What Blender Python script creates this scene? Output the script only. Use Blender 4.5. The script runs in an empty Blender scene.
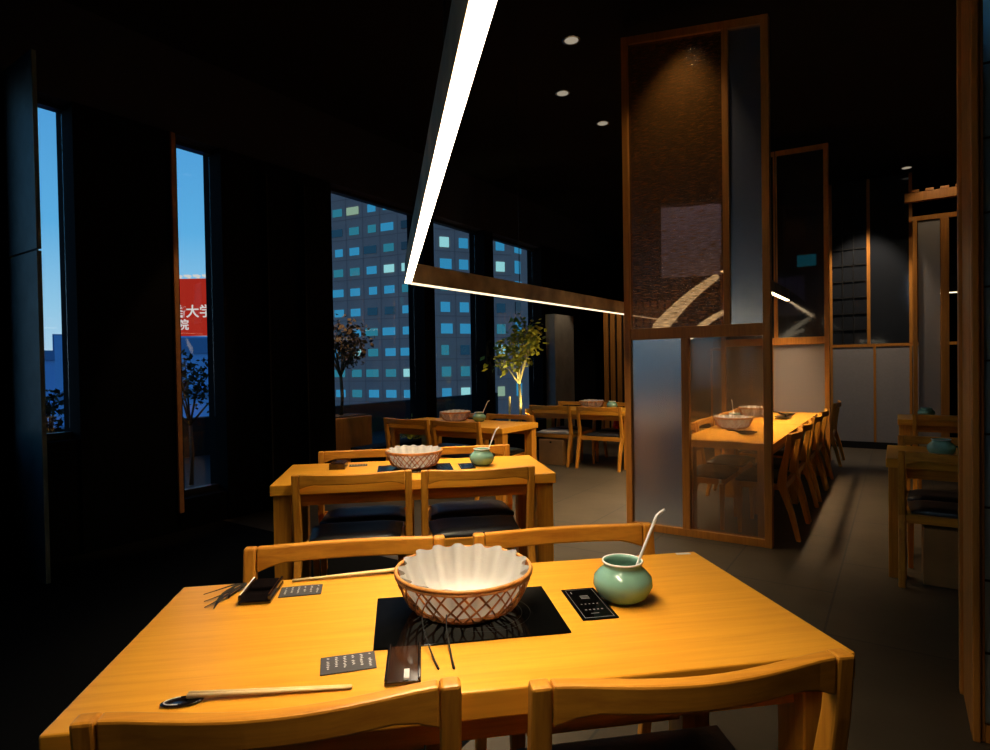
import bpy, bmesh, math, random
from mathutils import Vector, Matrix
random.seed(7)
C = bpy.context.scene.collection
PI = math.pi
RZ = -math.radians(43)                      # the room is turned 43 degrees against the front tables
U = Vector((math.sin(-RZ), math.cos(-RZ), 0))   # along the window wall
V = Vector((math.cos(-RZ), -math.sin(-RZ), 0))  # away from the window wall
def W(s, t, z=0): return U*s + V*t + Vector((0, 0, z))

# ------------------------------------------------------------------ materials
MATS = {}
def nodes(name):
    m = bpy.data.materials.new(name); m.use_nodes = True
    nt = m.node_tree
    for n in list(nt.nodes): nt.nodes.remove(n)
    o = nt.nodes.new('ShaderNodeOutputMaterial')
    MATS[name] = m
    return m, nt, o
def N(nt, t, **kw):
    n = nt.nodes.new(t)
    for k, v in kw.items():
        if hasattr(n, k) and k not in n.inputs: setattr(n, k, v)
        else: n.inputs[k].default_value = v
    return n
def L(nt, a, b): nt.links.new(a, b)
def plain(name, col, rough=.5, spec=.5, metal=0, noise=0, nscale=20, bump=0, coat=0):
    m, nt, o = nodes(name)
    p = N(nt, 'ShaderNodeBsdfPrincipled')
    p.inputs['Base Color'].default_value = (*col, 1); p.inputs['Roughness'].default_value = rough
    p.inputs['Specular IOR Level'].default_value = spec; p.inputs['Metallic'].default_value = metal
    p.inputs['Coat Weight'].default_value = coat
    if noise or bump:
        tc = N(nt, 'ShaderNodeTexCoord'); nz = N(nt, 'ShaderNodeTexNoise'); nz.inputs['Scale'].default_value = nscale; nz.inputs['Detail'].default_value = 5
        L(nt, tc.outputs['Object'], nz.inputs['Vector'])
        if noise:
            r = N(nt, 'ShaderNodeValToRGB')
            r.color_ramp.elements[0].position = .3; r.color_ramp.elements[1].position = .7
            r.color_ramp.elements[0].color = (*[c*(1-noise) for c in col], 1); r.color_ramp.elements[1].color = (*[min(1, c*(1+noise)) for c in col], 1)
            L(nt, nz.outputs['Fac'], r.inputs['Fac']); L(nt, r.outputs['Color'], p.inputs['Base Color'])
        if bump:
            b = N(nt, 'ShaderNodeBump'); b.inputs['Strength'].default_value = bump; b.inputs['Distance'].default_value = .01
            L(nt, nz.outputs['Fac'], b.inputs['Height']); L(nt, b.outputs['Normal'], p.inputs['Normal'])
    L(nt, p.outputs[0], o.inputs['Surface'])
    return m
def wood(name, a, b, rough=.35, axis='x', spec=.4, scale=1.0):
    m, nt, o = nodes(name)
    p = N(nt, 'ShaderNodeBsdfPrincipled'); p.inputs['Roughness'].default_value = rough; p.inputs['Specular IOR Level'].default_value = spec
    tc = N(nt, 'ShaderNodeTexCoord'); mp = N(nt, 'ShaderNodeMapping')
    sc = {'x': (1.2, 22, 22), 'y': (22, 1.2, 22), 'z': (22, 22, 1.2)}[axis]
    mp.inputs['Scale'].default_value = [v*scale for v in sc]
    nz = N(nt, 'ShaderNodeTexNoise'); nz.inputs['Scale'].default_value = 2.2; nz.inputs['Detail'].default_value = 6; nz.inputs['Distortion'].default_value = .6
    n2 = N(nt, 'ShaderNodeTexNoise'); n2.inputs['Scale'].default_value = 9; n2.inputs['Detail'].default_value = 3
    mx = N(nt, 'ShaderNodeMath', operation='MULTIPLY_ADD'); mx.inputs[1].default_value = .35
    r = N(nt, 'ShaderNodeValToRGB')
    r.color_ramp.elements[0].position = .42; r.color_ramp.elements[1].position = .85
    r.color_ramp.elements[0].color = (*a, 1); r.color_ramp.elements[1].color = (*b, 1)
    L(nt, tc.outputs['Object'], mp.inputs['Vector']); L(nt, mp.outputs[0], nz.inputs['Vector']); L(nt, mp.outputs[0], n2.inputs['Vector'])
    L(nt, n2.outputs['Fac'], mx.inputs[0]); L(nt, nz.outputs['Fac'], mx.inputs[2]); L(nt, mx.outputs[0], r.inputs['Fac'])
    L(nt, r.outputs['Color'], p.inputs['Base Color'])
    L(nt, p.outputs[0], o.inputs['Surface'])
    return m
def emit(name, col, s):
    m, nt, o = nodes(name); e = N(nt, 'ShaderNodeEmission'); e.inputs['Color'].default_value = (*col, 1); e.inputs['Strength'].default_value = s
    L(nt, e.outputs[0], o.inputs['Surface']); return m
def glass(name, tint=(1, 1, 1), refl=1.0, rough=.02, haze=0, hazecol=(.5, .5, .5), weave=None, ior=1.5, threads=0):
    """thin pane: transparent, fresnel gloss, a little diffuse haze"""
    m, nt, o = nodes(name)
    tr = N(nt, 'ShaderNodeBsdfTransparent'); tr.inputs['Color'].default_value = (*tint, 1)
    gl = N(nt, 'ShaderNodeBsdfGlossy'); gl.inputs['Roughness'].default_value = rough; gl.inputs['Color'].default_value = (*(refl if isinstance(refl, tuple) else (refl,)*3), 1)
    lw = N(nt, 'ShaderNodeLayerWeight'); lw.inputs['Blend'].default_value = .5
    pw = N(nt, 'ShaderNodeMath', operation='POWER'); pw.inputs[1].default_value = 5
    fr = N(nt, 'ShaderNodeMath', operation='MULTIPLY_ADD'); f0 = ((ior-1)/(ior+1))**2; fr.inputs[1].default_value = 1-f0; fr.inputs[2].default_value = f0
    L(nt, lw.outputs['Facing'], pw.inputs[0]); L(nt, pw.outputs[0], fr.inputs[0])
    base = tr
    if haze:
        df = N(nt, 'ShaderNodeBsdfDiffuse'); df.inputs['Color'].default_value = (*hazecol, 1)
        tl = N(nt, 'ShaderNodeBsdfTranslucent'); tl.inputs['Color'].default_value = (*hazecol, 1)
        dm = N(nt, 'ShaderNodeMixShader'); dm.inputs[0].default_value = .4
        L(nt, df.outputs[0], dm.inputs[1]); L(nt, tl.outputs[0], dm.inputs[2])
        mx = N(nt, 'ShaderNodeMixShader'); mx.inputs[0].default_value = haze
        if weave:
            tc = N(nt, 'ShaderNodeTexCoord'); mp = N(nt, 'ShaderNodeMapping'); mp.inputs['Scale'].default_value = weave
            nz = N(nt, 'ShaderNodeTexNoise'); nz.inputs['Scale'].default_value = 1; nz.inputs['Detail'].default_value = 4
            mr = N(nt, 'ShaderNodeMapRange'); mr.inputs['From Min'].default_value = .3; mr.inputs['From Max'].default_value = .7
            mr.inputs['To Min'].default_value = haze*.25; mr.inputs['To Max'].default_value = min(1, haze*1.75)
            L(nt, tc.outputs['Object'], mp.inputs['Vector']); L(nt, mp.outputs[0], nz.inputs['Vector']); L(nt, nz.outputs['Fac'], mr.inputs['Value']); L(nt, mr.outputs[0], mx.inputs[0])
        L(nt, tr.outputs[0], mx.inputs[1]); L(nt, dm.outputs[0], mx.inputs[2]); base = mx
    if threads:          # uneven threads: each tilts the gloss a little
        t2 = N(nt, 'ShaderNodeTexCoord'); n3 = N(nt, 'ShaderNodeTexNoise'); n3.inputs['Scale'].default_value = 70; n3.inputs['Detail'].default_value = 2
        bp = N(nt, 'ShaderNodeBump'); bp.inputs['Strength'].default_value = threads; bp.inputs['Distance'].default_value = .01
        L(nt, t2.outputs['Object'], n3.inputs['Vector']); L(nt, n3.outputs['Fac'], bp.inputs['Height']); L(nt, bp.outputs['Normal'], gl.inputs['Normal'])
    m2 = N(nt, 'ShaderNodeMixShader')
    L(nt, fr.outputs[0], m2.inputs[0]); L(nt, base.outputs[0], m2.inputs[1]); L(nt, gl.outputs[0], m2.inputs[2])
    L(nt, m2.outputs[0], o.inputs['Surface'])
    return m

wood('table_wood', (.70, .285, .020), (.82, .365, .032), .30, 'x', .35)
wood('chair_wood_x', (.47, .165, .013), (.68, .28, .026), .38, 'x', .35)
wood('chair_wood_z', (.47, .165, .013), (.68, .28, .026), .38, 'z', .35)
wood('frame_wood', (.36, .13, .018), (.52, .20, .030), .42, 'z', .35)
wood('slat_wood', (.36, .14, .03), (.54, .23, .05), .5, 'z', .3)
plain('cushion_black', (.012, .012, .015), .42, .5, bump=.15, nscale=60)
plain('cushion_cream', (.55, .48, .40), .6, .3)
plain('black_wall', (.0025, .0025, .003), .8, .06, noise=.3, nscale=8)
plain('black_ceiling', (.005, .0045, .004), .85, .08)
plain('navy_header', (.016, .017, .032), .7, .2)
plain('dark_metal', (.010, .009, .008), .5, .25)
plain('black_floor_shade', (.004, .004, .004), .95, .03)
plain('teal_panel', (.10, .13, .13), .5, .3, noise=.25, nscale=6)
plain('jamb_bronze', (.42, .18, .06), .38, .5, noise=.2, nscale=10)
plain('beam_bronze', (.42, .27, .13), .5, .4, noise=.55, nscale=5, bump=.1)
plain('steel', (.55, .55, .55), .25, .5, metal=1)
plain('black_glass', (.002, .002, .002), .10, .12)
plain('lacquer', (.006, .004, .004), .12, .6)
plain('lacquer_brown', (.028, .010, .004), .14, .6, noise=.4, nscale=25)
plain('celadon', (.20, .39, .29), .18, .5, noise=.10, nscale=9, coat=.2)
plain('bamboo_rim', (.56, .23, .05), .42, .35, noise=.25, nscale=40)
plain('bamboo', (.42, .145, .028), .45, .35, noise=.25, nscale=40)
def paper():
    m, nt, o = nodes('paper'); a = N(nt, 'ShaderNodeBsdfDiffuse'); b = N(nt, 'ShaderNodeBsdfTranslucent'); x = N(nt, 'ShaderNodeMixShader'); x.inputs[0].default_value = .20
    for q in (a, b): q.inputs['Color'].default_value = (.74, .71, .66, 1)
    L(nt, a.outputs[0], x.inputs[1]); L(nt, b.outputs[0], x.inputs[2]); L(nt, x.outputs[0], o.inputs['Surface'])
paper()
plain('white_plastic', (.80, .76, .72), .35, .4)
plain('chopstick_wood', (.84, .58, .26), .5, .3)
plain('card_grey', (.055, .050, .052), .6, .3)
plain('card_ink', (.62, .60, .58), .7, .2)
plain('ring_grey', (.02, .02, .02), .4, .3)
plain('mark_grey', (.10, .10, .10), .5, .3)
plain('leaf_dry', (.020, .012, .005), .6, .3)
plain('leaf_green', (.40, .38, .03), .5, .35, noise=.4, nscale=5)
plain('leaf_dark', (.09, .055, .022), .7, .2, noise=.4, nscale=5)
plain('bark', (.62, .50, .20), .7, .2, noise=.25, nscale=20)
plain('bark_dark', (.10, .06, .03), .8, .2)
plain('grey_plaster', (.20, .18, .165), .8, .2, noise=.15, nscale=5)
plain('back_panel', (.27, .24, .225), .55, .35, noise=.05, nscale=40)
plain('box_wood', (.34, .17, .055), .55, .3, noise=.15, nscale=6)
plain('red_cloth', (.6, .02, .01), .6, .3)
plain('terrace', (.012, .011, .010), .8, .2)
plain('soil', (.03, .02, .015), .9, .1)
plain('bldg_face', (.40, .26, .23), .8, .2, noise=.06, nscale=.4)
plain('bldg_line', (.30, .19, .17), .8, .2)
plain('bldg_blue', (.20, .42, .78), .8, .2, noise=.1, nscale=.3)
plain('bldg_dark', (.10, .22, .42), .8, .2)
emit('sign_red', (.42, .022, .012), 1.0)
plain('win_dark', (.03, .045, .06), .2, .6)
emit('win_cyan', (.045, .34, .60), .78)
emit('win_teal', (.05, .35, .48), .55)
emit('win_dim', (.03, .12, .22), .4)
emit('win_white', (.35, .75, .75), .95)
emit('win_yellow', (.40, .58, .40), .7)
emit('sign_white', (1, .93, .85), .75)
emit('led_main', (1, .84, .60), 14)
emit('led_side', (1, .80, .52), 1.8)
emit('led_booth', (1, .74, .42), 8)
emit('led_and_streak', (1, .80, .52), 2.0)  # lit shelf strip, and the added light streaks in the booth
emit('downlight', (1, .84, .62), .33)
emit('exit_teal', (.02, .30, .34), .9)
glass('window_glass', (.93, .97, 1), .8, .015)
glass('clear_pane', (.86, .82, .78), 1, .06, .17, (.66, .45, .26), ior=1.75)
glass('mesh_pane', (.72, .62, .50), .9, .10, .42, (.30, .135, .035), weave=(14, 14, 300), ior=1.6, threads=.45)
glass('frost_pane', (.4, .4, .45), (.82, .92, 1.0), .25, .93, (.34, .34, .46), ior=8)
glass('frost_warm', (.4, .4, .4), .9, .35, .94, (.50, .44, .40), ior=1.6)
glass('lavender_reflection', (.5, .5, .5), .6, .4, .95, (.74, .68, .86), ior=1.5)
glass('dark_grid_glass', (.35, .38, .42), .8, .06, .25, (.10, .11, .13), ior=1.6)
glass('blue_shoji', (.4, .4, .45), .9, .3, .93, (.30, .52, .66), ior=6)

def floor_mat():
    m, nt, o = nodes('floor_tiles')
    p = N(nt, 'ShaderNodeBsdfPrincipled'); p.inputs['Roughness'].default_value = .45; p.inputs['Specular IOR Level'].default_value = .35
    tc = N(nt, 'ShaderNodeTexCoord'); br = N(nt, 'ShaderNodeTexBrick'); br.offset = .5
    br.inputs['Scale'].default_value = 1; br.inputs['Brick Width'].default_value = 1.2; br.inputs['Row Height'].default_value = .6
    br.inputs['Mortar Size'].default_value = .006; br.inputs['Mortar Smooth'].default_value = .2
    br.inputs['Color1'].default_value = (.058, .043, .026, 1); br.inputs['Color2'].default_value = (.072, .054, .033, 1); br.inputs['Mortar'].default_value = (.025, .022, .018, 1)
    nz = N(nt, 'ShaderNodeTexNoise'); nz.inputs['Scale'].default_value = 3.5; nz.inputs['Detail'].default_value = 8
    mr = N(nt, 'ShaderNodeMapRange'); mr.inputs['To Min'].default_value = .6; mr.inputs['To Max'].default_value = 1.35
    mx = N(nt, 'ShaderNodeMix', data_type='RGBA', blend_type='MULTIPLY'); mx.inputs['Factor'].default_value = 1
    mp = N(nt, 'ShaderNodeMapping'); mp.inputs['Rotation'].default_value = (0, 0, PI/2); mp.inputs['Location'].default_value = (.25, .3, 0)
    L(nt, tc.outputs['Object'], mp.inputs['Vector']); L(nt, mp.outputs[0], br.inputs['Vector']); L(nt, tc.outputs['Object'], nz.inputs['Vector'])
    L(nt, nz.outputs['Fac'], mr.inputs['Value']); L(nt, br.outputs['Color'], mx.inputs['A']); L(nt, mr.outputs[0], mx.inputs['B'])
    L(nt, mx.outputs['Result'], p.inputs['Base Color'])
    b = N(nt, 'ShaderNodeBump'); b.inputs['Strength'].default_value = .25; b.inputs['Distance'].default_value = .01
    L(nt, nz.outputs['Fac'], b.inputs['Height']); L(nt, b.outputs['Normal'], p.inputs['Normal'])
    L(nt, p.outputs[0], o.inputs['Surface'])
floor_mat()

# ------------------------------------------------------------------ mesh helpers
def box(bm, x0, x1, y0, y1, z0, z1, mi=0):
    vs = [bm.verts.new((x, y, z)) for x in (x0, x1) for y in (y0, y1) for z in (z0, z1)]
    for f in ((0, 1, 3, 2), (4, 6, 7, 5), (0, 4, 5, 1), (2, 3, 7, 6), (0, 2, 6, 4), (1, 5, 7, 3)):
        bm.faces.new([vs[i] for i in f]).material_index = mi
def loft(bm, rings, closed_ends=True, loop=False):
    """rings: lists of points of equal length; joined one to the next"""
    R = [[bm.verts.new(p) for p in r] for r in rings]
    n = len(R[0]); m = len(R)
    for i in range(m if loop else m-1):
        a, b = R[i], R[(i+1) % m]
        for k in range(n):
            bm.faces.new((a[k], a[(k+1) % n], b[(k+1) % n], b[k]))
    if closed_ends and not loop:
        bm.faces.new(R[0][::-1]); bm.faces.new(R[-1])
def tube(bm, pts, r, n=8, loop=False, flat=None):
    """round (or flat: (half width, half thickness)) tube through points"""
    pts = [Vector(p) for p in pts]; rings = []; m = len(pts)
    up = Vector((0, 0, 1))
    for i, p in enumerate(pts):
        if loop: d = pts[(i+1) % m]-pts[i-1]
        else: d = pts[min(i+1, m-1)]-pts[max(i-1, 0)]
        d.normalize()
        a = d.cross(up)
        if a.length < 1e-3: a = d.cross(Vector((1, 0, 0)))
        a.normalize(); b = a.cross(d)
        rr = r[i] if isinstance(r, (list, tuple)) else r
        rings.append([p + a*math.cos(2*PI*k/n)*rr + b*math.sin(2*PI*k/n)*rr for k in range(n)])
    loft(bm, rings, True, loop)
def lathe(bm, prof, n=32, cap0=True, cap1=False):
    R = []
    for r, z in prof:
        R.append([bm.verts.new((r*math.cos(2*PI*k/n), r*math.sin(2*PI*k/n), z)) for k in range(n)])
    for a, b in zip(R, R[1:]):
        for k in range(n): bm.faces.new((a[k], a[(k+1) % n], b[(k+1) % n], b[k]))
    if cap0: bm.faces.new(R[0][::-1])
    if cap1: bm.faces.new(R[-1])
def obj(name, bm, mat, parent=None, bevel=0, smooth=False, sub=0, loc=None, rz=None, seg=2):
    bmesh.ops.recalc_face_normals(bm, faces=bm.faces)
    me = bpy.data.meshes.new(name); bm.to_mesh(me); bm.free()
    for mm in (mat if isinstance(mat, (list, tuple)) else [mat]): me.materials.append(MATS[mm])
    if smooth:
        for p in me.polygons: p.use_smooth = True
    o = bpy.data.objects.new(name, me); C.objects.link(o)
    if parent: o.parent = parent
    if loc is not None: o.location = loc
    if rz is not None: o.rotation_euler = (0, 0, rz)
    if bevel:
        b = o.modifiers.new('bevel', 'BEVEL'); b.width = bevel; b.segments = seg; b.limit_method = 'ANGLE'
    if sub:
        s = o.modifiers.new('sub', 'SUBSURF'); s.levels = sub; s.render_levels = sub
    return o
def tag(o, label, cat, group=None, kind=None):
    o['label'] = label; o['category'] = cat
    if group: o['group'] = group
    if kind: o['kind'] = kind
    return o
def thing(name, label, cat, loc=(0, 0, 0), rz=0, group=None):
    o = bpy.data.objects.new(name, None); C.objects.link(o); o.empty_display_size = .1
    o.location = loc; o.rotation_euler = (0, 0, rz)
    return tag(o, label, cat, group)
def struct(name, bm, mat, room=True, parent=None, bevel=0):
    o = obj(name, bm, mat, parent, bevel)
    if not parent:
        o['kind'] = 'structure'
        if room: o.rotation_euler = (0, 0, RZ)
    return o
def dup(root, loc, rz, label, group=None):
    r = root.copy(); C.objects.link(r); r.location = loc; r.rotation_euler = (0, 0, rz); r['label'] = label
    if group: r['group'] = group
    for ch in list(root.children):
        c = ch.copy(); C.objects.link(c); c.parent = r
        for g in list(ch.children):
            d = g.copy(); C.objects.link(d); d.parent = c
    return r
class Kind:
    """first use hands out the prototype itself, later uses copies"""
    def __init__(self, make): self.make = make; self.proto = None
    def put(self, loc, rz, label, group=None):
        if self.proto is None:
            self.proto = self.make(); p = self.proto
            p.location = loc; p.rotation_euler = (0, 0, rz); p['label'] = label
            if group: p['group'] = group
            return p
        return dup(self.proto, loc, rz, label, group)

# ------------------------------------------------------------------ the room shell (local x = t, y = s)
CZ = 3.95
bm = bmesh.new(); box(bm, -1.25, 7, -14, 12.2, -.12, 0); box(bm, -5.2, -1.25, 3.0, 12.2, -.12, 0); box(bm, -5.2, -1.25, -14, 3.0, -.12, 0, 1)  # near-black floor area: shade beside the front tables put into its colour
struct('floor', bm, ['floor_tiles', 'black_floor_shade'])
bm = bmesh.new(); box(bm, -5.3, 7, -14, 12.2, CZ, CZ+.12); struct('ceiling', bm, 'black_ceiling')
bm = bmesh.new(); box(bm, -5.3, 7, -14.15, -14, 0, CZ); struct('wall_back', bm, 'black_wall')
bm = bmesh.new(); box(bm, 7, 7.15, -14, 12.2, 0, CZ); struct('wall_right', bm, 'black_wall')
bm = bmesh.new(); box(bm, -5.3, 7, 12.2, 12.35, 0, CZ); struct('wall_end', bm, 'black_wall')
# window wall: header above all windows, solid piers between them
bm = bmesh.new(); box(bm, -5.2, -4.9, -14, 12.2, 3.25, CZ); struct('wall_left', bm, 'navy_header')
gaps = [(.05, 1.40, .95), (1.69, 1.915, .88), (2.66, 3.045, .30), (4.27, 5.73, .02), (5.93, 7.06, .02), (7.28, 8.70, .02)]
back_gaps = [(-3.6, -1.0, .5), (-7.4, -4.6, .5), (-12.5, -8.4, .5)]
allg = sorted(back_gaps) + gaps
s0 = -14; k = 0
for a, b, sill in allg + [(12.2, None, None)]:
    k += 1
    bm = bmesh.new(); box(bm, -5.15, -4.88, s0, a, 0, 3.248); struct(f'trim_{k}', bm, 'black_wall')
    if b: s0 = b
for i, (a, b, sill) in enumerate(allg):
    bm = bmesh.new(); box(bm, -5.06, -5.05, a+.001, b-.001, sill, 3.247)
    w = struct(f'window_{i+1}', bm, 'window_glass')
    fb = bmesh.new(); box(fb, -5.09, -5.02, a+.001, b-.001, sill-.05 if sill > .06 else 0, sill-.001)
    box(fb, -5.09, -5.02, a+.001, b-.001, 3.215, 3.246)
    f = obj('window_frame', fb, 'dark_metal', w)
    if sill > .1:
        bm = bmesh.new(); box(bm, -5.14, -4.9, a+.001, b-.001, 0, sill-.052); struct(f'trim_{20+i}', bm, 'black_wall')
# reveals in the left piers
bm = bmesh.new(); box(bm, -4.878, -4.40, 1.515, 1.54, 0, 2.07); box(bm, -4.878, -4.40, 1.515, 1.54, 2.083, 3.3); struct('trim_30', bm, 'teal_panel')
bm = bmesh.new(); box(bm, -4.879, -4.85, 2.600, 2.640, .15, 3.24); struct('trim_31', bm, 'jamb_bronze', bevel=.006)
bm = bmesh.new(); box(bm, -4.879, -4.80, 3.44, 3.455, 0, 3.1); struct('trim_32', bm, 'dark_metal')
bm = bmesh.new(); box(bm, -4.879, -4.80, 3.86, 3.875, 0, 3.1); struct('trim_33', bm, 'dark_metal')
# back left corner: a grey plaster pier, then wooden slats
bm = bmesh.new(); box(bm, -4.87, -4.7, 8.80, 9.5, 0, 2.15); struct('trim_34', bm, 'grey_plaster')
t = thing('slatted_wall_panel', 'tall brown wooden slat panel on the far wall beyond the back tables', 'wall panel', W(10.35, -4.15), RZ)
sb = bmesh.new(); box(sb, -.38, .92, .03, .05, 0, 2.4); obj('backing', sb, 'dark_metal', t)
for i in range(10):
    sb = bmesh.new(); x = -.36+i*.13; box(sb, x, x+.085, 0, .029, 0, 2.4); obj('slat', sb, 'slat_wood', t, .004)
bm = bmesh.new(); box(bm, -.12, .0, -.035, -.002, .9, 1.9)
h = bmesh.new(); tube(h, [(.07, -.03, 1.5), (.07, -.03, 1.15)], .012); obj('handle', h, 'steel', t)
bm.free()
# planter strip under the windows (its back half-lit edge shows behind the tables)
bm = bmesh.new(); box(bm, -4.86, -4.60, 4.45, 8.9, 0, .46); struct('trim_35', bm, 'black_wall')

# ------------------------------------------------------------------ tables
def make_table():
    t = thing('restaurant_table', '', 'table')
    w, d = 1.5, .676
    b = bmesh.new(); box(b, 0, w, 0, d, .665, .72); obj('tabletop', b, 'table_wood', t, .004)
    for x in (.012, w-.102):
        for y in (.02, d-.11):
            b = bmesh.new(); box(b, x, x+.09, y, y+.09, 0, .6648); obj('leg', b, 'chair_wood_z', t, .004)
    b = bmesh.new(); box(b, .104, w-.104, .05, .075, .60, .6646); box(b, .104, w-.104, d-.075, d-.05, .60, .6646); obj('apron', b, 'chair_wood_x', t)
    return t
tables = Kind(make_table); GT = 'restaurant tables'
T1 = Vector((-.593, 1.079, 0)); T2 = Vector((-.658, 3.185, 0))
tables.put(T1, 0, 'large honey-coloured wooden table filling the foreground', GT)
tables.put(T2, 0, 'honey-coloured wooden table directly behind the foreground table, under the lamp end', GT)
tables.put(W(4.70, -4.58), RZ, 'wooden table before the tall windows, seen behind two orange chair backs', GT)
tables.put(W(6.98, -4.20), RZ, 'farthest wooden table at the back, just left of the tall wooden screen', GT)
def room_table(s, t, label): return tables.put(W(s, t), RZ + PI/2, label, GT)     # long side along the window wall
room_table(4.66, -.74, 'wooden table inside the glazed booth, nearer of the two, right behind the clear pane')
room_table(6.17, -.74, 'wooden table inside the glazed booth, farther of the two, with dark dishes')
tables.put(W(4.28, -.06), RZ, 'wooden table at the right edge, partly hidden by the big wooden post', GT)
tables.put(W(7.10, .0), RZ, 'wooden table far right, behind the table next to the big post', GT)

# ------------------------------------------------------------------ chairs (origin: floor under the backrest, sitter looks along +y)
def make_chair(cream=False):
    t = thing('dining_chair', '', 'chair')
    for sx in (-1, 1):
        b = bmesh.new(); x = .282*sx
        prof = [(-.055, 0, .032), (-.01, .20, .042), (.055, .40, .062), (.045, .50, .055), (.012, .66, .040), (-.002, .78, .036)]
        rings = []
        for y, z, wd in prof: rings.append([(x-.018, y-wd/2, z), (x+.018, y-wd/2, z), (x+.018, y+wd/2, z), (x-.018, y+wd/2, z)])
        loft(b, rings); obj('rear_leg', b, 'chair_wood_z', t, .006)
        b = bmesh.new(); x = .235*sx
        loft(b, [[(x-a, .358-a, z), (x+a, .358-a, z), (x+a, .358+a, z), (x-a, .358+a, z)] for z, a in ((0, .013), (.36, .019))]); obj('front_leg', b, 'chair_wood_z', t, .004)
    b = bmesh.new(); rings = []; n = 14
    for i in range(n+1):
        u = -1+2*i/n; x = .263*u; y = -.034*(1-u*u)**1.5; e = .010*max(0, abs(u)-.78)/.22
        z0 = .728 - e*2.2 - .003*(1-u*u); z1 = .780-.004*(1-u*u)**1.3
        rings.append([(x, y-.014, z0), (x, y+.015, z0), (x, y+.013, z1), (x, y-.017, z1)])
    loft(b, rings); obj('top_rail', b, 'chair_wood_x', t, .005)
    b = bmesh.new()
    box(b, -.262, .262, .035, .062, .355, .405); box(b, -.212, .212, .346, .370, .345, .395)
    for sx in (-1, 1):
        x = .245*sx; box(b, x-.012, x+.012, .063, .336, .355, .398)
    obj('seat_frame', b, 'chair_wood_x', t, .003)
    b = bmesh.new(); rings = []; n = 10
    for i in range(n+1):
        v = i/n; y = .066+.320*v; hw = .232+.02*v; rim = min(1, min(v, 1-v)*6)**.5
        ring = []
        m = 10
        for k in range(m+1):
            q = -1+2*k/m
            ring.append((q*hw, y, .418+.028*rim*(1-abs(q)**6)-.010*rim*(1-q*q)*(1-(2*v-1)**2)))
        ring += [(hw, y, .399), (-hw, y, .399)]
        rings.append(ring)
    loft(b, rings); obj('seat_cushion', b, 'cushion_cream' if cream else 'cushion_black', t, 0, True)
    return t
chairs = Kind(make_chair); pale = Kind(lambda: make_chair(True)); GC = 'wooden dining chairs'
def chair(x, y, rz, label, kind=chairs): return kind.put(Vector((x, y, 0)), rz, label, GC)
def rchair(s, t, rz, label, kind=chairs): p = W(s, t); return kind.put(p, RZ+rz, label, GC)
chair(-.205, 1.012, 0, 'wooden dining chair at the near side of the foreground table, left one')
chair(.508, .978, 0, 'wooden dining chair at the near side of the foreground table, right one')
chair(-.165, 1.885, PI, 'wooden dining chair at the far side of the foreground table, left of the basket')
chair(.525, 1.885, PI, 'wooden dining chair at the far side of the foreground table, behind the jar')
chair(-.24, 3.135, 0, 'wooden dining chair with black seat at the near side of the second table, left one')
chair(.405, 3.105, 0, 'wooden dining chair with black seat at the near side of the second table, right one')
chair(-.215, 3.97, PI, 'wooden dining chair at the far side of the second table, left of its basket')
chair(.43, 3.97, PI, 'wooden dining chair at the far side of the second table, behind its jar')
rchair(4.62, -4.22, 0, 'orange-lit wooden chair before the window table, left of the pair with backs turned')
rchair(4.62, -3.58, 0, 'wooden chair before the window table, right of the pair with backs turned')
rchair(5.47, -4.15, PI, 'wooden chair on the window side of the window table, left one behind its basket')
rchair(5.49, -3.50, PI, 'wooden chair on the window side of the window table, right of its jar')
rchair(6.90, -3.78, 0, 'wooden chair with pale seat at the farthest back table, left one, above a box', pale)
rchair(6.88, -3.08, 0, 'wooden chair with dark seat at the farthest back table, next to the tall screen')
rchair(7.76, -3.80, PI, 'wooden chair on the far side of the farthest back table, left one')
rchair(7.76, -3.10, PI, 'wooden chair on the far side of the farthest back table, right one')
for s, which in ((5.10, 'nearest one, next to the screen post'), (5.74, 'second one from the screen post'), (6.56, 'third one from the screen post'), (7.25, 'fourth one, nearest the far screen')):
    rchair(s, -.655, PI/2, 'wooden chair on the aisle side of the booth, ' + which)
for s, which in ((5.10, 'first one, seen through the clear pane'), (5.74, 'second one'), (6.60, 'third one'), (7.24, 'last one')):
    rchair(s, -1.50, -PI/2, 'wooden chair on the inner side of the booth, ' + which)
rchair(8.75, -.64, PI/2, 'lone wooden chair beyond the far booth screen, in front of the grey panels')
rchair(4.20, .30, 0, 'wooden chair with black seat in front of the right-edge table, beside the big post')
rchair(5.04, .30, PI, 'wooden chair behind the right-edge table, its back rail above the tabletop')
rchair(7.03, .42, 0, 'wooden chair in front of the far right table')

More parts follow.
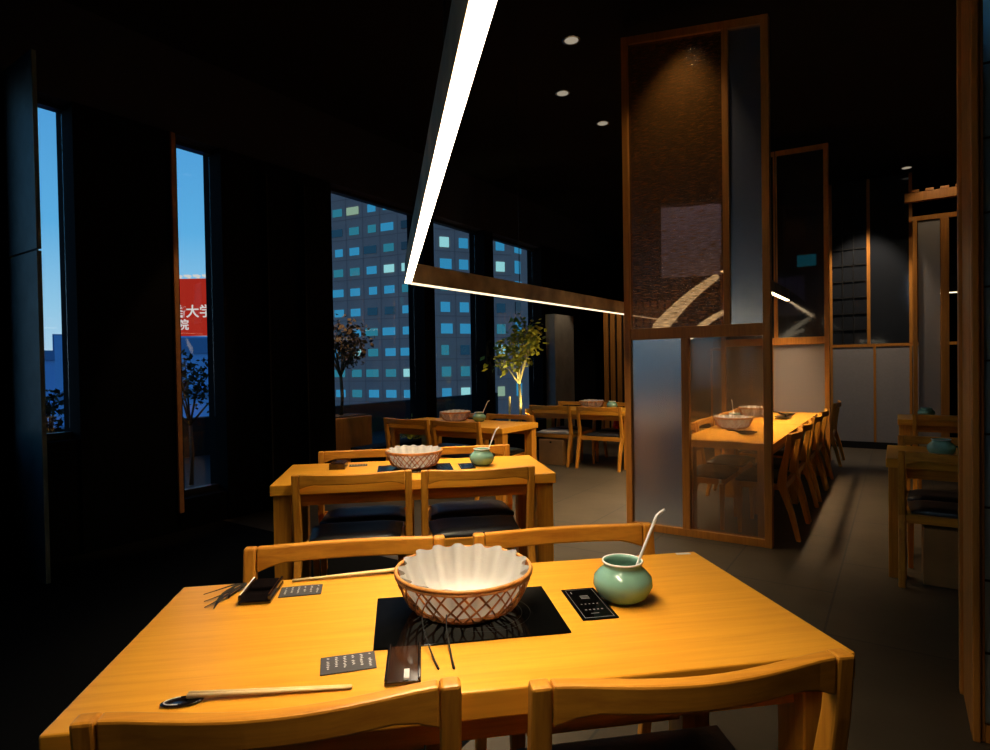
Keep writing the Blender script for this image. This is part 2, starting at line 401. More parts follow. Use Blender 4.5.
# ------------------------------------------------------------------ things on the tables
def make_hob():
    t = thing('induction_hob', '', 'hob')
    b = bmesh.new(); box(b, 0, .43, 0, .282, 0, .003); obj('glass_plate', b, 'black_glass', t, .001)
    b = bmesh.new(); 
    for r in (.085, .105):
        n = 48
        for k in range(n):
            a0, a1 = 2*PI*k/n, 2*PI*(k+1)/n
            vs = [b.verts.new((.26+rr*math.cos(a), .141+rr*math.sin(a), .0032)) for rr, a in ((r, a0), (r, a1), (r+.0012, a1), (r+.0012, a0))]
            b.faces.new(vs)
    obj('cooking_ring', b, 'ring_grey', t)
    return t
def make_control():
    t = thing('control_panel', '', 'control panel')
    b = bmesh.new(); box(b, 0, .088, 0, .19, 0, .003); obj('panel', b, 'black_glass', t, .001)
    b = bmesh.new()
    def q(x, y, w, h): b.faces.new([b.verts.new(p) for p in ((x, y, .0033), (x+w, y, .0033), (x+w, y+h, .0033), (x, y+h, .0033))])
    for x0, y0, x1, y1 in ((.008, .008, .080, .010), (.008, .180, .080, .182), (.008, .010, .0095, .180), (.0785, .010, .080, .180)): q(x0, y0, x1-x0, y1-y0)
    q(.034, .120, .022, .004); q(.034, .128, .022, .004); q(.034, .136, .022, .004)
    for i in range(5): q(.022+.010*i, .050, .005, .006); q(.022+.010*i, .085, .004, .004)
    q(.018, .155, .003, .014); q(.03, .03, .02, .003)
    obj('markings', b, 'mark_grey', t)
    return t
RB, RT, HB = .098, .164, .098            # basket base / rim radius, height
def brad(v): return RB + (RT-RB)*(v**.40)
def make_basket():
    t = thing('paper_lined_basket', '', 'basket')
    b = bmesh.new(); n = 40
    tube(b, [(RT*math.cos(2*PI*k/n), RT*math.sin(2*PI*k/n), HB) for k in range(n)], .0046, 8, True)
    tube(b, [(RT*1.002*math.cos(2*PI*k/n), RT*1.002*math.sin(2*PI*k/n), HB-.008) for k in range(n)], .0036, 6, True)
    obj('rim', b, 'bamboo_rim', t, 0, True)
    b = bmesh.new(); lathe(b, [(.02, .0), (RB+.004, .0), (RB+.004, .006), (.02, .006)], 40, True, True); obj('base', b, 'bamboo', t)
    b = bmesh.new(); m = 30
    for dr in (1, -1):
        for k in range(m):
            a = 2*PI*k/m + random.uniform(-.05, .05); tw = dr*(.50+random.uniform(-.14, .14)); pts = []
            for i in range(9):
                v = i/8; r = brad(v)+(.0016 if dr > 0 else -.0006)
                pts.append((r*math.cos(a+tw*(v-.5)), r*math.sin(a+tw*(v-.5)), .004+(HB-.006)*v))
            tube(b, pts, .0024, 4)
    obj('lattice', b, 'bamboo', t, 0, True)
    b = bmesh.new(); n = 17; rings = []; n2 = n*12
    for i in range(9):
        v = i/8; ring = []
        for k in range(n2):
            a = 2*PI*k/n2; pl = math.sin(n*a); sharp = math.copysign(abs(pl)**.6, pl)
            r = (brad(v)-.0125)+sharp*.0085*(v**.7); z = .008+(HB-.004)*v
            z += v*v*(.001+.007*math.sin(a))
            if i == 8: z += .0022*sharp + .0025*math.sin(3*a+1)
            ring.append((r*math.cos(a), r*math.sin(a), z))
        rings.append([b.verts.new(p) for p in ring])
    for A, B in zip(rings, rings[1:]):
        for k in range(n2): b.faces.new((A[k], A[(k+1) % n2], B[(k+1) % n2], B[k]))
    b.faces.new(rings[0][::-1])
    obj('paper_liner', b, 'paper', t, 0, True)
    return t
def make_jar():
    t = thing('celadon_jar', '', 'jar')
    b = bmesh.new()
    prof = [(.036, 0), (.044, .002), (.062, .016), (.0735, .040), (.071, .060), (.057, .076), (.0475, .084), (.0465, .090), (.0495, .0965), (.0495, .099), (.0465, .0995), (.0435, .094), (.045, .084), (.064, .055), (.060, .025), (.03, .010)]
    lathe(b, prof, 48, True, True); obj('jar_body', b, 'celadon', t, 0, True)
    b = bmesh.new(); n = 48
    tube(b, [(.0488*math.cos(2*PI*k/n), .0488*math.sin(2*PI*k/n), .0985) for k in range(n)], .0024, 6, True); obj('lip', b, 'white_plastic', t, 0, True)
    return t
def make_ladle():
    t = thing('ladle', '', 'ladle')
    b = bmesh.new()
    pts = [(.020, 0, .018), (.034, .001, .075), (.050, .002, .112), (.088, .004, .198), (.092, .005, .206), (.100, .005, .213), (.114, .006, .221)]
    tube(b, pts, [.0035, .0035, .0038, .0042, .0042, .0042, .0034], 8); obj('handle', b, 'white_plastic', t, 0, True)
    b = bmesh.new(); lathe(b, [(.004, .012), (.014, .013), (.017, .020), (.0165, .021), (.012, .015), (.003, .014)], 16, True, True); obj('bowl', b, 'white_plastic', t, 0, True)
    return t
def make_card():
    t = thing('menu_card', '', 'card')
    b = bmesh.new(); box(b, -.054, .054, -.036, .036, 0, .0022); obj('card', b, 'card_grey', t, .0008)
    b = bmesh.new()
    for c in range(6):
        x = -.042+c*.0165; y = .027
        for g in range(random.choice((6, 7, 8))):
            if random.random() < .12: y -= .007; continue
            for i in range(3):                  # each small character: three short strokes
                xx = x+random.uniform(-.001, .0015); yy = y-.0012*i*1.3; w = random.uniform(.003, .0055)
                b.faces.new([b.verts.new(p) for p in ((xx, yy, .0024), (xx+w, yy, .0024), (xx+w, yy+.0011, .0024), (xx, yy+.0011, .0024))])
            y -= .0071
    obj('printed_text', b, 'card_ink', t)
    return t
hobs, ctrls, baskets, jars, ladles, cards = map(Kind, (make_hob, make_control, make_basket, make_jar, make_ladle, make_card))
ZT = .7203
def setting(loc, rz, where, ladle=True, hob=True, bxy=(.742, .375), jxy=(1.140, .352)):
    """hob, control panel, basket and jar of one table; loc is the table's near left corner"""
    M = Matrix.Translation(loc) @ Matrix.Rotation(rz, 4, 'Z')
    P = lambda x, y, z: (M @ Vector((x, y, z)))
    if hob:
        hobs.put(P(.530, .194, ZT), rz, 'black glass induction hob set into ' + where, 'induction hobs')
        ctrls.put(P(1.003, .248, ZT), rz, 'small black glass control panel beside the hob on ' + where, 'hob control panels')
    baskets.put(P(*bxy, ZT+.0035 if hob else ZT), rz, 'round bamboo lattice basket with white pleated paper on ' + where, 'paper lined baskets')
    jars.put(P(*jxy, ZT), rz, 'squat green celadon jar on ' + where, 'celadon jars')
    if ladle: ladles.put(P(*jxy, ZT), rz + ladle, 'white bent ladle handle standing in the jar on ' + where, 'jar ladles')
setting(T1, 0, 'the foreground table', -.06)
setting(T2, 0, 'the second table', .12)
setting(W(4.70, -4.58), RZ, 'the table before the windows', .4, False, (.59, .46), (.88, .50))
setting(W(6.98, -4.20), RZ, 'the farthest back table', False, False, (.80, .40), (1.08, .42))
# booth tables: chairs left and right, so the set is turned
baskets.put(W(5.62, -1.22, ZT), .3, 'round bamboo basket with white paper on the nearer booth table, behind the clear pane', 'paper lined baskets')
baskets.put(W(6.90, -1.27, ZT), .9, 'round bamboo basket with white paper on the farther booth table', 'paper lined baskets')
jars.put(W(6.05, -1.30, ZT), 0, 'green celadon jar inside the booth behind the basket', 'celadon jars')
ladles.put(W(6.05, -1.30, ZT), 1.2, 'white ladle handle standing in the booth jar', 'jar ladles')
jars.put(W(4.55, .22, ZT), 0, 'green celadon jar on the right-edge table beside the big post', 'celadon jars')
jars.put(W(7.45, .24, ZT), 0, 'green celadon jar on the far right table', 'celadon jars')
def make_dish():
    t = thing('dark_dish', '', 'dish')
    b = bmesh.new(); lathe(b, [(.03, 0), (.055, .006), (.085, .022), (.082, .022), (.05, .010), (.01, .007)], 24, True, True); obj('bowl', b, 'lacquer', t, 0, True)
    b = bmesh.new(); tube(b, [(.03, 0, .015), (.09, .01, .03), (.15, .02, .034)], .006, 6); obj('spoon_handle', b, 'lacquer', t)
    return t
dishes = Kind(make_dish)
dishes.put(W(6.75, -.98, ZT), .5, 'dark shallow dish on the farther booth table, nearer the aisle', 'dark dishes')
dishes.put(W(7.15, -1.0, ZT), 2.0, 'dark shallow dish on the farther booth table, far end', 'dark dishes')
dishes.put(W(5.18, -1.02, ZT), 2.6, 'dark shallow dish on the nearer booth table beside the screen post', 'dark dishes')
# foreground: cards, chopsticks, rests, holders, sprig, skewers
cards.put((-.267, 1.655, ZT), .05, 'grey menu card with white text at the back left of the foreground table', 'menu cards')
cards.put((-.110, 1.229, ZT), .10, 'grey menu card with white text nearer the camera, left of the hob', 'menu cards')
cards.put((-.250, 3.72, ZT), .03, 'grey menu card with white text on the second table', 'menu cards')
def make_sticks():
    t = thing('chopsticks', '', 'chopsticks')
    b = bmesh.new()
    for y in (.0, .0085):
        tube(b, [(0, y, .0095), (.29, y*.6, .0045)], [.0044, .0026], 6)
    obj('stick_pair', b, 'chopstick_wood', t, 0, True)
    return t
sticks = Kind(make_sticks)
sticks.put((-.385, 1.143, ZT), -.055, 'pale wooden chopsticks at the near left of the foreground table', 'pairs of chopsticks')
sticks.put((-.013, 1.752, ZT), PI+.065, 'pale wooden chopsticks at the far side of the foreground table', 'pairs of chopsticks')
def make_rest():
    t = thing('chopstick_rest', '', 'chopstick rest')
    b = bmesh.new(); rings = []
    n = 24
    for r, z in ((.9, 0), (1, .002), (1, .004), (.86, .005), (.70, .0035)):
        rings.append([(.036*r*math.cos(2*PI*k/n), .017*r*math.sin(2*PI*k/n), z) for k in range(n)])
    loft(b, rings); obj('dish', b, 'lacquer', t, 0, True)
    b = bmesh.new(); pts = [(.030*math.cos(a), .013*math.sin(a), .0053) for a in [PI*.55+PI*.9*i/12 for i in range(13)]]
    tube(b, pts, .0011, 5); obj('white_rim', b, 'white_plastic', t)
    return t
rests = Kind(make_rest)
rests.put((-.392, 1.139, ZT), .1, 'black oval chopstick rest at the near left of the foreground table', 'chopstick rests')
rests.put((-.005, 1.757, ZT), .1, 'dark chopstick rest half hidden behind the foreground basket', 'chopstick rests')
# black lacquer holder at the back left corner
t = thing('napkin_holder', 'open black lacquer holder at the back left corner of the foreground table', 'holder', (-.366, 1.652, ZT), -.05)
b = bmesh.new(); box(b, -.040, .040, -.07, .07, 0, .010); obj('base', b, 'lacquer', t, .003)
for sx in (-1, 1):
    b = bmesh.new(); box(b, .036*sx-.004, .036*sx+.004, -.07, .07, .0102, .024); obj('side_wall', b, 'lacquer', t, .003)
b = bmesh.new(); box(b, -.038, -.0345, -.064, .066, .0242, .0252); obj('polished_edge', b, 'white_plastic', t, .0005)
b = bmesh.new(); box(b, -.0315, .0315, .0, .068, .0102, .020); obj('divider', b, 'lacquer', t, .003)
# brown-black tray in front of the hob
t = thing('condiment_tray', 'dark lacquer tray with a white slip, in front of the hob', 'tray', (.0, 1.19, ZT), -.04)
b = bmesh.new(); box(b, -.034, .034, -.068, .078, 0, .008); obj('base', b, 'lacquer_brown', t, .002)
for sx in (-1, 1):
    b = bmesh.new(); box(b, .031*sx-.003, .031*sx+.003, -.068, .078, .0082, .014); obj('side_wall', b, 'lacquer', t, .002)
b = bmesh.new(); box(b, .002, .012, -.064, -.030, .0085, .013); obj('white_slip', b, 'paper', t)
# thin skewers from the basket to the table
def make_skewer():
    t = thing('skewer', '', 'skewer')
    b = bmesh.new(); pts = [(0, .075, .046), (-.002, .045, .034), (.002, .0, .015), (.006, -.045, .004), (.008, -.075, .0022)]
    tube(b, pts, [.0014, .0014, .0016, .0022, .0026], 6); obj('stick', b, 'dark_metal', t, 0, True)
    return t
sk = Kind(make_skewer)
sk.put((.050, 1.242, ZT), .12, 'thin dark skewer leaning down from the basket, left one', 'skewers')
sk.put((.092, 1.240, ZT), -.04, 'thin dark skewer leaning down from the basket, right one', 'skewers')
# dark dried leaves lying at the back left
t = thing('dried_leaf_sprig', 'dark thin dried leaf sprig at the back left of the foreground table', 'sprig', (-.462, 1.668, ZT))
b = bmesh.new()
for dx, dy, cur in ((-.085, -.055, .02), (-.055, -.135, .02), (-.03, -.145, -.012), (-.068, -.10, .03), (-.012, -.09, -.01), (.0, -.05, .01)):
    n = 8; rings = []
    for i in range(n+1):
        v = i/n; p = Vector((.03+dx*v+cur*math.sin(PI*v), .07+dy*v*1.15, .003+.010*math.sin(PI*v)*(1-v*.4)))
        wd = .0006+.0050*math.sin(PI*min(1, v*.9+.05)); sd = Vector((-dy, dx, 0)).normalized()
        rings.append([p+sd*wd, p+Vector((0, 0, .0012)), p-sd*wd, p-Vector((0, 0, .0008))])
    loft(b, rings)
obj('leaf_blades', b, 'leaf_dry', t)
t = thing('paper_tag', 'tiny white paper tag at the far right corner of the foreground table', 'tag', (.862, 1.738, ZT), -.1)
b = bmesh.new(); box(b, -.022, .022, -.008, .008, 0, .0008); obj('tag_sheet', b, 'paper', t)
# small holder on the second table
t = thing('napkin_holder', 'small dark holder at the back left of the second table', 'holder', (-.36, 3.66, ZT), -.05)
b = bmesh.new(); box(b, -.045, .045, -.07, .07, 0, .034); box(b, -.036, .036, -.06, .06, .034, .038); obj('base', b, 'lacquer_brown', t, .004)
# baggage boxes under chairs
def make_box():
    t = thing('storage_box', '', 'box')
    b = bmesh.new(); box(b, -.18, .18, -.15, .15, .0, .33); obj('box_body', b, 'box_wood', t, .006)
    b = bmesh.new(); tube(b, [(-.012, -.151, .295), (.012, -.151, .295)], .010, 8); obj('grip_hole', b, 'black_wall', t)
    return t
bxs = Kind(make_box)
bxs.put(W(7.07, -3.78, .0005), RZ, 'plain wooden box on the floor under the pale seat chair', 'storage boxes')
bxs.put(W(4.40, .30, .0005), RZ, 'dark wooden box under the chair at the right-edge table', 'storage boxes')
t = thing('red_bag', 'small red bag on the seat behind the farthest back table', 'bag', W(7.56, -3.1, .447), RZ)
b = bmesh.new(); lathe(b, [(.06, 0), (.075, .03), (.06, .10), (.03, .13)], 16, True, True); obj('bag_body', b, 'red_cloth', t, 0, True)
b = bmesh.new(); tube(b, [(-.03, 0, .12), (-.015, 0, .18), (.015, 0, .18), (.03, 0, .12)], .006, 6); obj('bag_handle', b, 'red_cloth', t)

# ------------------------------------------------------------------ hanging lamps
def bar_lamp(name, label, A, B, mat, legs, h=.125, w=.036, w2=.024):
    t = thing(name, label, 'lamp', A)
    for (p, q, m) in [(A, B, mat)] + legs:
        p, q = Vector(p)-Vector(A), Vector(q)-Vector(A); d = (q-p); ln = d.length; d.normalize(); sd = Vector((d.y, -d.x, 0))
        def bar(bb, z0, z1, hw, e0=0, e1=0):
            a, c = p+d*e0, q-d*e1
            vs = [bb.verts.new(v+sd*sx*hw+Vector((0, 0, z))) for v in (a, c) for sx in (-1, 1) for z in (z0, z1)]
            for f in ((0, 1, 3, 2), (4, 6, 7, 5), (0, 4, 5, 1), (2, 3, 7, 6), (0, 2, 6, 4), (1, 5, 7, 3)): bb.faces.new([vs[i] for i in f])
        w = w2 if m != mat else w
        b = bmesh.new(); bar(b, .0095, h, w/2); obj('lamp_housing', b, 'beam_bronze', t)
        b = bmesh.new(); bar(b, 0, .009, w/2-.001, .004, .004); obj('diffuser', b, m, t)
        n = max(2, int(ln/1.6))
        for i in range(n):
            b = bmesh.new(); c = p+d*ln*(i+.5)/n; tube(b, [c+Vector((0, 0, h+.0005)), c+Vector((0, 0, CZ-A[2]-.001))], .003, 6); obj('hanging_cable', b, 'dark_metal', t)
    return t
LZ = 1.80
corner = Vector((.066, 3.55, LZ))
bar_lamp('linear_pendant_lamp', 'long bright linear pendant lamp over the front tables, turning a corner along the windows', Vector((.127, .55, LZ)), corner, 'led_main', [(corner+U*.03, W(7.3, -2.22, LZ), 'led_side')])
lb = bar_lamp('linear_pendant_lamp', 'linear pendant lamp hanging inside the booth behind the screen', W(4.78, -1.10, 2.0), W(7.6, -1.04, 2.0), 'led_booth', [])
def glow(P, Q, w0, w1):  # glowing solids added to the booth lamp, standing in for bright streaks of light
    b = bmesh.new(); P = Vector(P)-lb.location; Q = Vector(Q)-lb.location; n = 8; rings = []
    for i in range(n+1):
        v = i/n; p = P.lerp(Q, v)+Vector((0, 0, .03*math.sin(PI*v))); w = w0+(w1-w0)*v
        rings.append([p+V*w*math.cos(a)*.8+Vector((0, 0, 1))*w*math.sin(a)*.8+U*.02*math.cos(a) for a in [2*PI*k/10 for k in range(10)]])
    loft(b, rings); obj('added_light_streak', b, 'led_and_streak', lb, 0, True)
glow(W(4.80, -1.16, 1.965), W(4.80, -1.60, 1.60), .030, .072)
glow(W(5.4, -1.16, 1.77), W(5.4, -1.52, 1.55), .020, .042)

# ------------------------------------------------------------------ partition screens
def screen(name, label, s, t0, t1, ztop, zr, parts, cat='partition screen', post=.05, dep=.07):
    t = thing(name, label, cat, W(s, t0), RZ)
    w = t1-t0
    zt = (lambda x: ztop[0]+(ztop[1]-ztop[0])*x/w)
    for x in (0, w-post):
        b = bmesh.new()
        loft(b, [[(x, -dep/2, 0), (x+post, -dep/2, 0), (x+post, dep/2, 0), (x, dep/2, 0)], [(x, -dep/2, zt(x)), (x+post, -dep/2, zt(x+post)), (x+post, dep/2, zt(x+post)), (x, dep/2, zt(x))]])
        obj('post', b, 'frame_wood', t, .003)
    rails = [(0.0, .055), (zr, zr+.085)]
    for z0, z1 in rails:
        b = bmesh.new(); box(b, post+.0005, w-post-.0005, -dep/2+.004, dep/2-.004, z0, z1); obj('rail', b, 'frame_wood', t, .003)
    b = bmesh.new(); x0, x1 = post+.0005, w-post-.0005
    loft(b, [[(x0, -.03, zt(x0)-.055), (x0, .03, zt(x0)-.055), (x0, .03, zt(x0)), (x0, -.03, zt(x0))], [(x1, -.03, zt(x1)-.055), (x1, .03, zt(x1)-.055), (x1, .03, zt(x1)), (x1, -.03, zt(x1))]])
    obj('rail', b, 'frame_wood', t)
    for kind, x0, x1, z0, z1, mat in parts:          # x0, x1 along the screen; z1 None = up to the top rail
        b = bmesh.new(); hd = .006 if kind != 'mullion' else dep/2-.006
        a0 = zt(x0)-.056 if z1 is None else z1; a1 = zt(x1)-.056 if z1 is None else z1
        loft(b, [[(x0, -hd, z0), (x0, hd, z0), (x0, hd, a0), (x0, -hd, a0)], [(x1, -hd, z0), (x1, hd, z0), (x1, hd, a1), (x1, -hd, a1)]])
        obj(kind, b, mat, t)
    return t
zr = 1.497
screen('glazed_partition', 'tall wooden screen with frosted and clear panes, standing right of the lamp', 4.57, -1.80, -.73, (3.88, 3.71), zr, [
    ('frosted_pane', .0505, .445, .0555, zr-.0005, 'frost_pane'), ('mullion', .4455, .500, .0555, zr-.0005, 'frame_wood'), ('clear_pane', .5005, 1.0195, .0555, zr-.0005, 'clear_pane'),
    ('woven_pane', .0505, .757, zr+.0855, None, 'mesh_pane'), ('mullion', .7575, .800, zr+.0855, None, 'frame_wood'), ('frosted_pane', .8005, 1.0195, zr+.0855, None, 'frost_pane')])
screen('glazed_partition', 'second wooden screen at the far end of the booth, behind the booth chairs', 7.72, -1.80, -.63, (3.78, 3.74), zr, [
    ('clear_pane', .0505, .54, .0555, zr-.0005, 'clear_pane'), ('mullion', .5405, .585, .0555, zr-.0005, 'frame_wood'), ('frosted_pane', .5855, 1.1195, .0555, zr-.0005, 'frost_warm'),
    ('clear_pane', .0505, .60, zr+.0855, None, 'dark_grid_glass'), ('mullion', .6005, .64, zr+.0855, None, 'frame_wood'), ('clear_pane', .6405, 1.1195, zr+.0855, None, 'dark_grid_glass')])
# lavender panel added behind the woven pane; its colour stands in for a reflection
t = thing('added_reflection_panel', 'lavender grey square panel added as a reflection, behind the woven upper pane', 'screen', W(4.95, -1.63, 0), RZ+.30)
b = bmesh.new(); box(b, 0, .47, -.006, .006, 2.02, 2.62); obj('reflection_sheet', b, 'lavender_reflection', t)
b = bmesh.new(); box(b, -.005, .475, -.01, .01, 2.621, 2.64); tube(b, [(.05, 0, 2.64), (.05, 0, CZ-.001)], .002, 5); tube(b, [(.45, 0, 2.64), (.45, 0, CZ-.001)], .002, 5); obj('hanging_rod', b, 'dark_metal', t)
t = thing('exit_sign', 'small teal lit exit sign seen through the far booth screen', 'sign', W(9.9, -1.1, 2.68), RZ)
b = bmesh.new(); box(b, -.14, .14, 0, .04, 0, .20); obj('sign_box', b, 'dark_metal', t)
b = bmesh.new(); box(b, -.125, .125, -.006, -.001, .015, .185); obj('lit_face', b, 'exit_teal', t)
b = bmesh.new(); tube(b, [(0, .02, .20), (0, .02, CZ-2.681)], .006, 6); obj('stem', b, 'dark_metal', t)
# grey panelled screen across the back right
t = thing('panelled_back_screen', 'wide back screen, grey panels below and dark gridded glass above', 'partition screen', W(10.4, -2.6), RZ)
zb = 1.50
b = bmesh.new(); box(b, 0, 3.9, -.02, .02, zb, zb+.04); obj('rail', b, 'frame_wood', t)
b = bmesh.new(); box(b, 0, 3.9, -.02, .02, 0, .10); obj('rail', b, 'dark_metal', t)
xs = [0, .62, 1.20, 1.76, 2.31, 2.745, 2.95]
for i, x in enumerate(xs):
    b = bmesh.new(); box(b, x, x+.03, -.025, .025, .1005, zb-.0005); obj('mullion', b, 'frame_wood', t)
    if i < len(xs)-1:
        b = bmesh.new(); box(b, x+.031, xs[i+1]-.001, -.012, .012, .1005, zb-.0005); obj('grey_panel', b, 'back_panel', t)
us = [0, .56, 1.12, 1.75, 2.235, 2.745]
for i, x in enumerate(us):
    b = bmesh.new(); box(b, x, x+.04, -.025, .025, zb+.0405, CZ-.002); obj('mullion', b, 'frame_wood' if i > 2 else 'dark_metal', t)
    if i < len(us)-1:
        b = bmesh.new(); box(b, x+.041, us[i+1]-.001, -.008, .008, zb+.0405, CZ-.002); obj('dark_pane', b, 'dark_grid_glass', t)
b = bmesh.new()
for x in (1.92, 2.06): box(b, x, x+.012, -.022, -.010, zb+.0405, 3.4)
for i in range(7): box(b, 1.80, 2.23, -.022, -.010, zb+.25+.24*i, zb+.262+.24*i)
obj('grid_bars', b, 'dark_metal', t)
# doorway with beam at the far right
t = thing('wooden_doorway', 'brown wooden doorway with a notched beam at the far right, behind the big post', 'doorway', W(9.9, .14), RZ)
b = bmesh.new(); box(b, -.05, 1.6, -.05, .05, 3.42, 3.54)
obj('lintel_beam', b, 'frame_wood', t, .004)
b = bmesh.new()
for i in range(7): box(b, .02+.16*i, .11+.16*i, -.06, .06, 3.5405, 3.57)
obj('beam_notch', b, 'frame_wood', t)
b = bmesh.new(); box(b, .0, 1.6, -.03, .03, 3.16, 3.22); obj('cross_bar', b, 'frame_wood', t)
for x in (.04, .34, .56, .72):
    b = bmesh.new(); box(b, x, x+(.05 if x != .34 else .09), -.03, .03, 0, 3.1595); obj('door_post', b, 'frame_wood', t, .003)
b = bmesh.new(); box(b, .10, .335, -.008, .008, .02, 3.15); obj('side_pane', b, 'frost_warm', t)
t = thing('wall_shelf_light', 'short lit shelf strip seen through the far right doorway', 'light', W(10.7, .62, 2.25), RZ)
b = bmesh.new(); box(b, -.35, .35, -.05, .05, .0, .22); obj('box_housing', b, 'dark_metal', t)
b = bmesh.new(); box(b, -.33, .33, -.03, .03, -.012, -.001); obj('light_strip', b, 'led_and_streak', t)
b = bmesh.new(); tube(b, [(0, 0, .22), (0, 0, CZ-2.251)], .006, 6); obj('stem', b, 'dark_metal', t)
# big wooden post and blue paper panel at the right edge of the frame
t = thing('shoji_screen', 'big brown wooden post frame with a pale blue gridded panel at the right edge', 'partition screen', W(2.62, .209), RZ)
b = bmesh.new(); box(b, 0, .022, -.03, .03, 0, CZ-.002); obj('post', b, 'frame_wood', t, .004)
b = bmesh.new(); box(b, .0225, .035, -.015, .04, 0, CZ-.002); obj('post', b, 'frame_wood', t, .003)
b = bmesh.new(); box(b, -.012, .03, .31, .36, 0, CZ-.002); obj('post', b, 'frame_wood', t, .004)
b = bmesh.new(); box(b, .0, .018, .031, .309, .0, CZ-.003); obj('side_board', b, 'frame_wood', t)
b = bmesh.new(); box(b, .0355, 1.4, .0, .012, .06, CZ-.06); obj('blue_panel', b, 'blue_shoji', t)
for z0, z1 in ((0, .0595), (CZ-.0595, CZ-.003)):
    b = bmesh.new(); box(b, .0355, 1.4, -.015, .03, z0, z1); obj('rail', b, 'frame_wood', t)
b = bmesh.new()
for i in range(14): box(b, .0355, 1.4, -.005, -.0005, .3+.25*i, .307+.25*i)
obj('grid_bars', b, 'dark_metal', t)

# ------------------------------------------------------------------ ceiling downlights
def make_down():
    t = thing('ceiling_downlight', '', 'downlight')
    b = bmesh.new(); lathe(b, [(.058, -.004), (.075, -.006), (.078, 0), (.055, 0)], 28, False, False); obj('trim_ring', b, 'steel', t, 0, True)
    b = bmesh.new(); lathe(b, [(.001, -.003), (.056, -.003)], 24, False, False); obj('lens', b, 'downlight', t)
    return t
downs = Kind(make_down)
for s, t_, lab in ((4.46, -2.19, 'ceiling downlight nearest the lamp, brightest of the three left of the screen'), (5.27, -2.69, 'dim ceiling downlight, middle of the three left of the screen'),
                  (6.18, -2.67, 'small ceiling downlight just left of the tall screen'), (10.1, .12, 'faint ceiling downlight at the far right above the grey panels')):
    downs.put(W(s, t_, CZ-.001), 0, lab, 'ceiling downlights')

# ------------------------------------------------------------------ trees
def tree(name, label, base, hgt, crown, nleaf, leafmat, barkmat, lsize, group=None, seed=1):
    random.seed(seed)
    t = thing(name, label, 'tree', base)
    b = bmesh.new(); tips = []
    fork = hgt*.42
    tube(b, [(0, 0, 0), (.015, .0, fork*.5), (0, .01, fork)], [.028, .023, .020], 8)
    for k in range(7):
        a = 2*PI*k/7+random.uniform(-.3, .3); e = random.uniform(.25, .95); hz = hgt*random.uniform(.62, .98)
        tip = Vector((crown*e*math.cos(a), crown*e*math.sin(a), hz)); mid = Vector((tip.x*.45, tip.y*.45, fork+(hz-fork)*.5))
        tube(b, [(0, .0, fork-.02), mid, tip], [.014, .010, .004], 6); tips += [tip, mid.lerp(tip, .6)]
    obj('trunk', b, barkmat, t, 0, True)
    b = bmesh.new()
    for i in range(nleaf):
        c = random.choice(tips); r = crown*.42
        p = c+Vector((random.gauss(0, r*.55), random.gauss(0, r*.55), random.gauss(0, r*.5)))
        d = Vector((random.gauss(0, 1), random.gauss(0, 1), random.gauss(-.3, .6))).normalized(); sd = d.cross(Vector((random.gauss(0, 1), random.gauss(0, 1), 1))).normalized()
        s = lsize*random.uniform(.6, 1.3)
        q = [p, p+d*s*.5+sd*s*.30, p+d*s, p+d*s*.5-sd*s*.30]
        b.faces.new([b.verts.new(v) for v in q])
    obj('foliage', b, leafmat, t)
    return t
tree('potted_tree', 'small yellow-green tree lit from below in front of the tall windows', W(7.20, -4.42, .46), 1.45, .34, 560, 'leaf_green', 'bark', .095, seed=5)
tree('terrace_tree', 'brown-lit loose tree in a wooden planter outside the leftmost wide window', W(5.35, -6.0, .7005), 1.25, .36, 900, 'leaf_dark', 'bark_dark', .07, 'terrace trees', 3)
tree('terrace_tree', 'dark tree outside the narrow window below the red sign', W(3.9, -7.0, -.05), 1.75, .5, 700, 'leaf_dark', 'bark_dark', .07, 'terrace trees', 8)
tree('terrace_tree', 'dark shrub outside the leftmost narrow window', W(2.55, -7.2, -.05), 1.35, .22, 260, 'leaf_dark', 'bark_dark', .07, 'terrace trees', 9)
t = thing('wooden_planter', 'brown wooden planter box outside the leftmost wide window, below the brown tree', 'planter', W(5.25, -6.0, -.059), RZ)
b = bmesh.new(); box(b, -.2, .2, -.55, .45, 0, .74); obj('planter_box', b, 'frame_wood', t, .01)
b = bmesh.new(); box(b, -.17, .17, -.52, .42, .741, .758); obj('soil', b, 'soil', t)
t = thing('planter_shrub', 'low green shrub in the planter below the windows', 'shrub', W(5.35, -4.76, .46))
b = bmesh.new(); random.seed(4)
for i in range(260):
    p = Vector((random.gauss(0, .11), random.gauss(0, .02), abs(random.gauss(.06, .06)))); d = Vector((random.gauss(0, .6), random.gauss(0, .6), random.uniform(.2, 1))).normalized(); sd = d.cross(Vector((1, .3, 0))).normalized()
    b.faces.new([b.verts.new(v) for v in (p, p+d*.04+sd*.014, p+d*.08, p+d*.04-sd*.014)])
obj('foliage', b, 'leaf_green', t)
b = bmesh.new(); tube(b, [(0, 0, 0), (0, 0, .08)], .01, 6); obj('stem', b, 'bark', t)
t = thing('wooden_stake', 'short wooden stake in the planter left of the small tree', 'stake', W(7.05, -4.5, .45))
b = bmesh.new(); tube(b, [(0, 0, 0), (.01, 0, .42)], .016, 6); obj('stake_rod', b, 'bark', t)

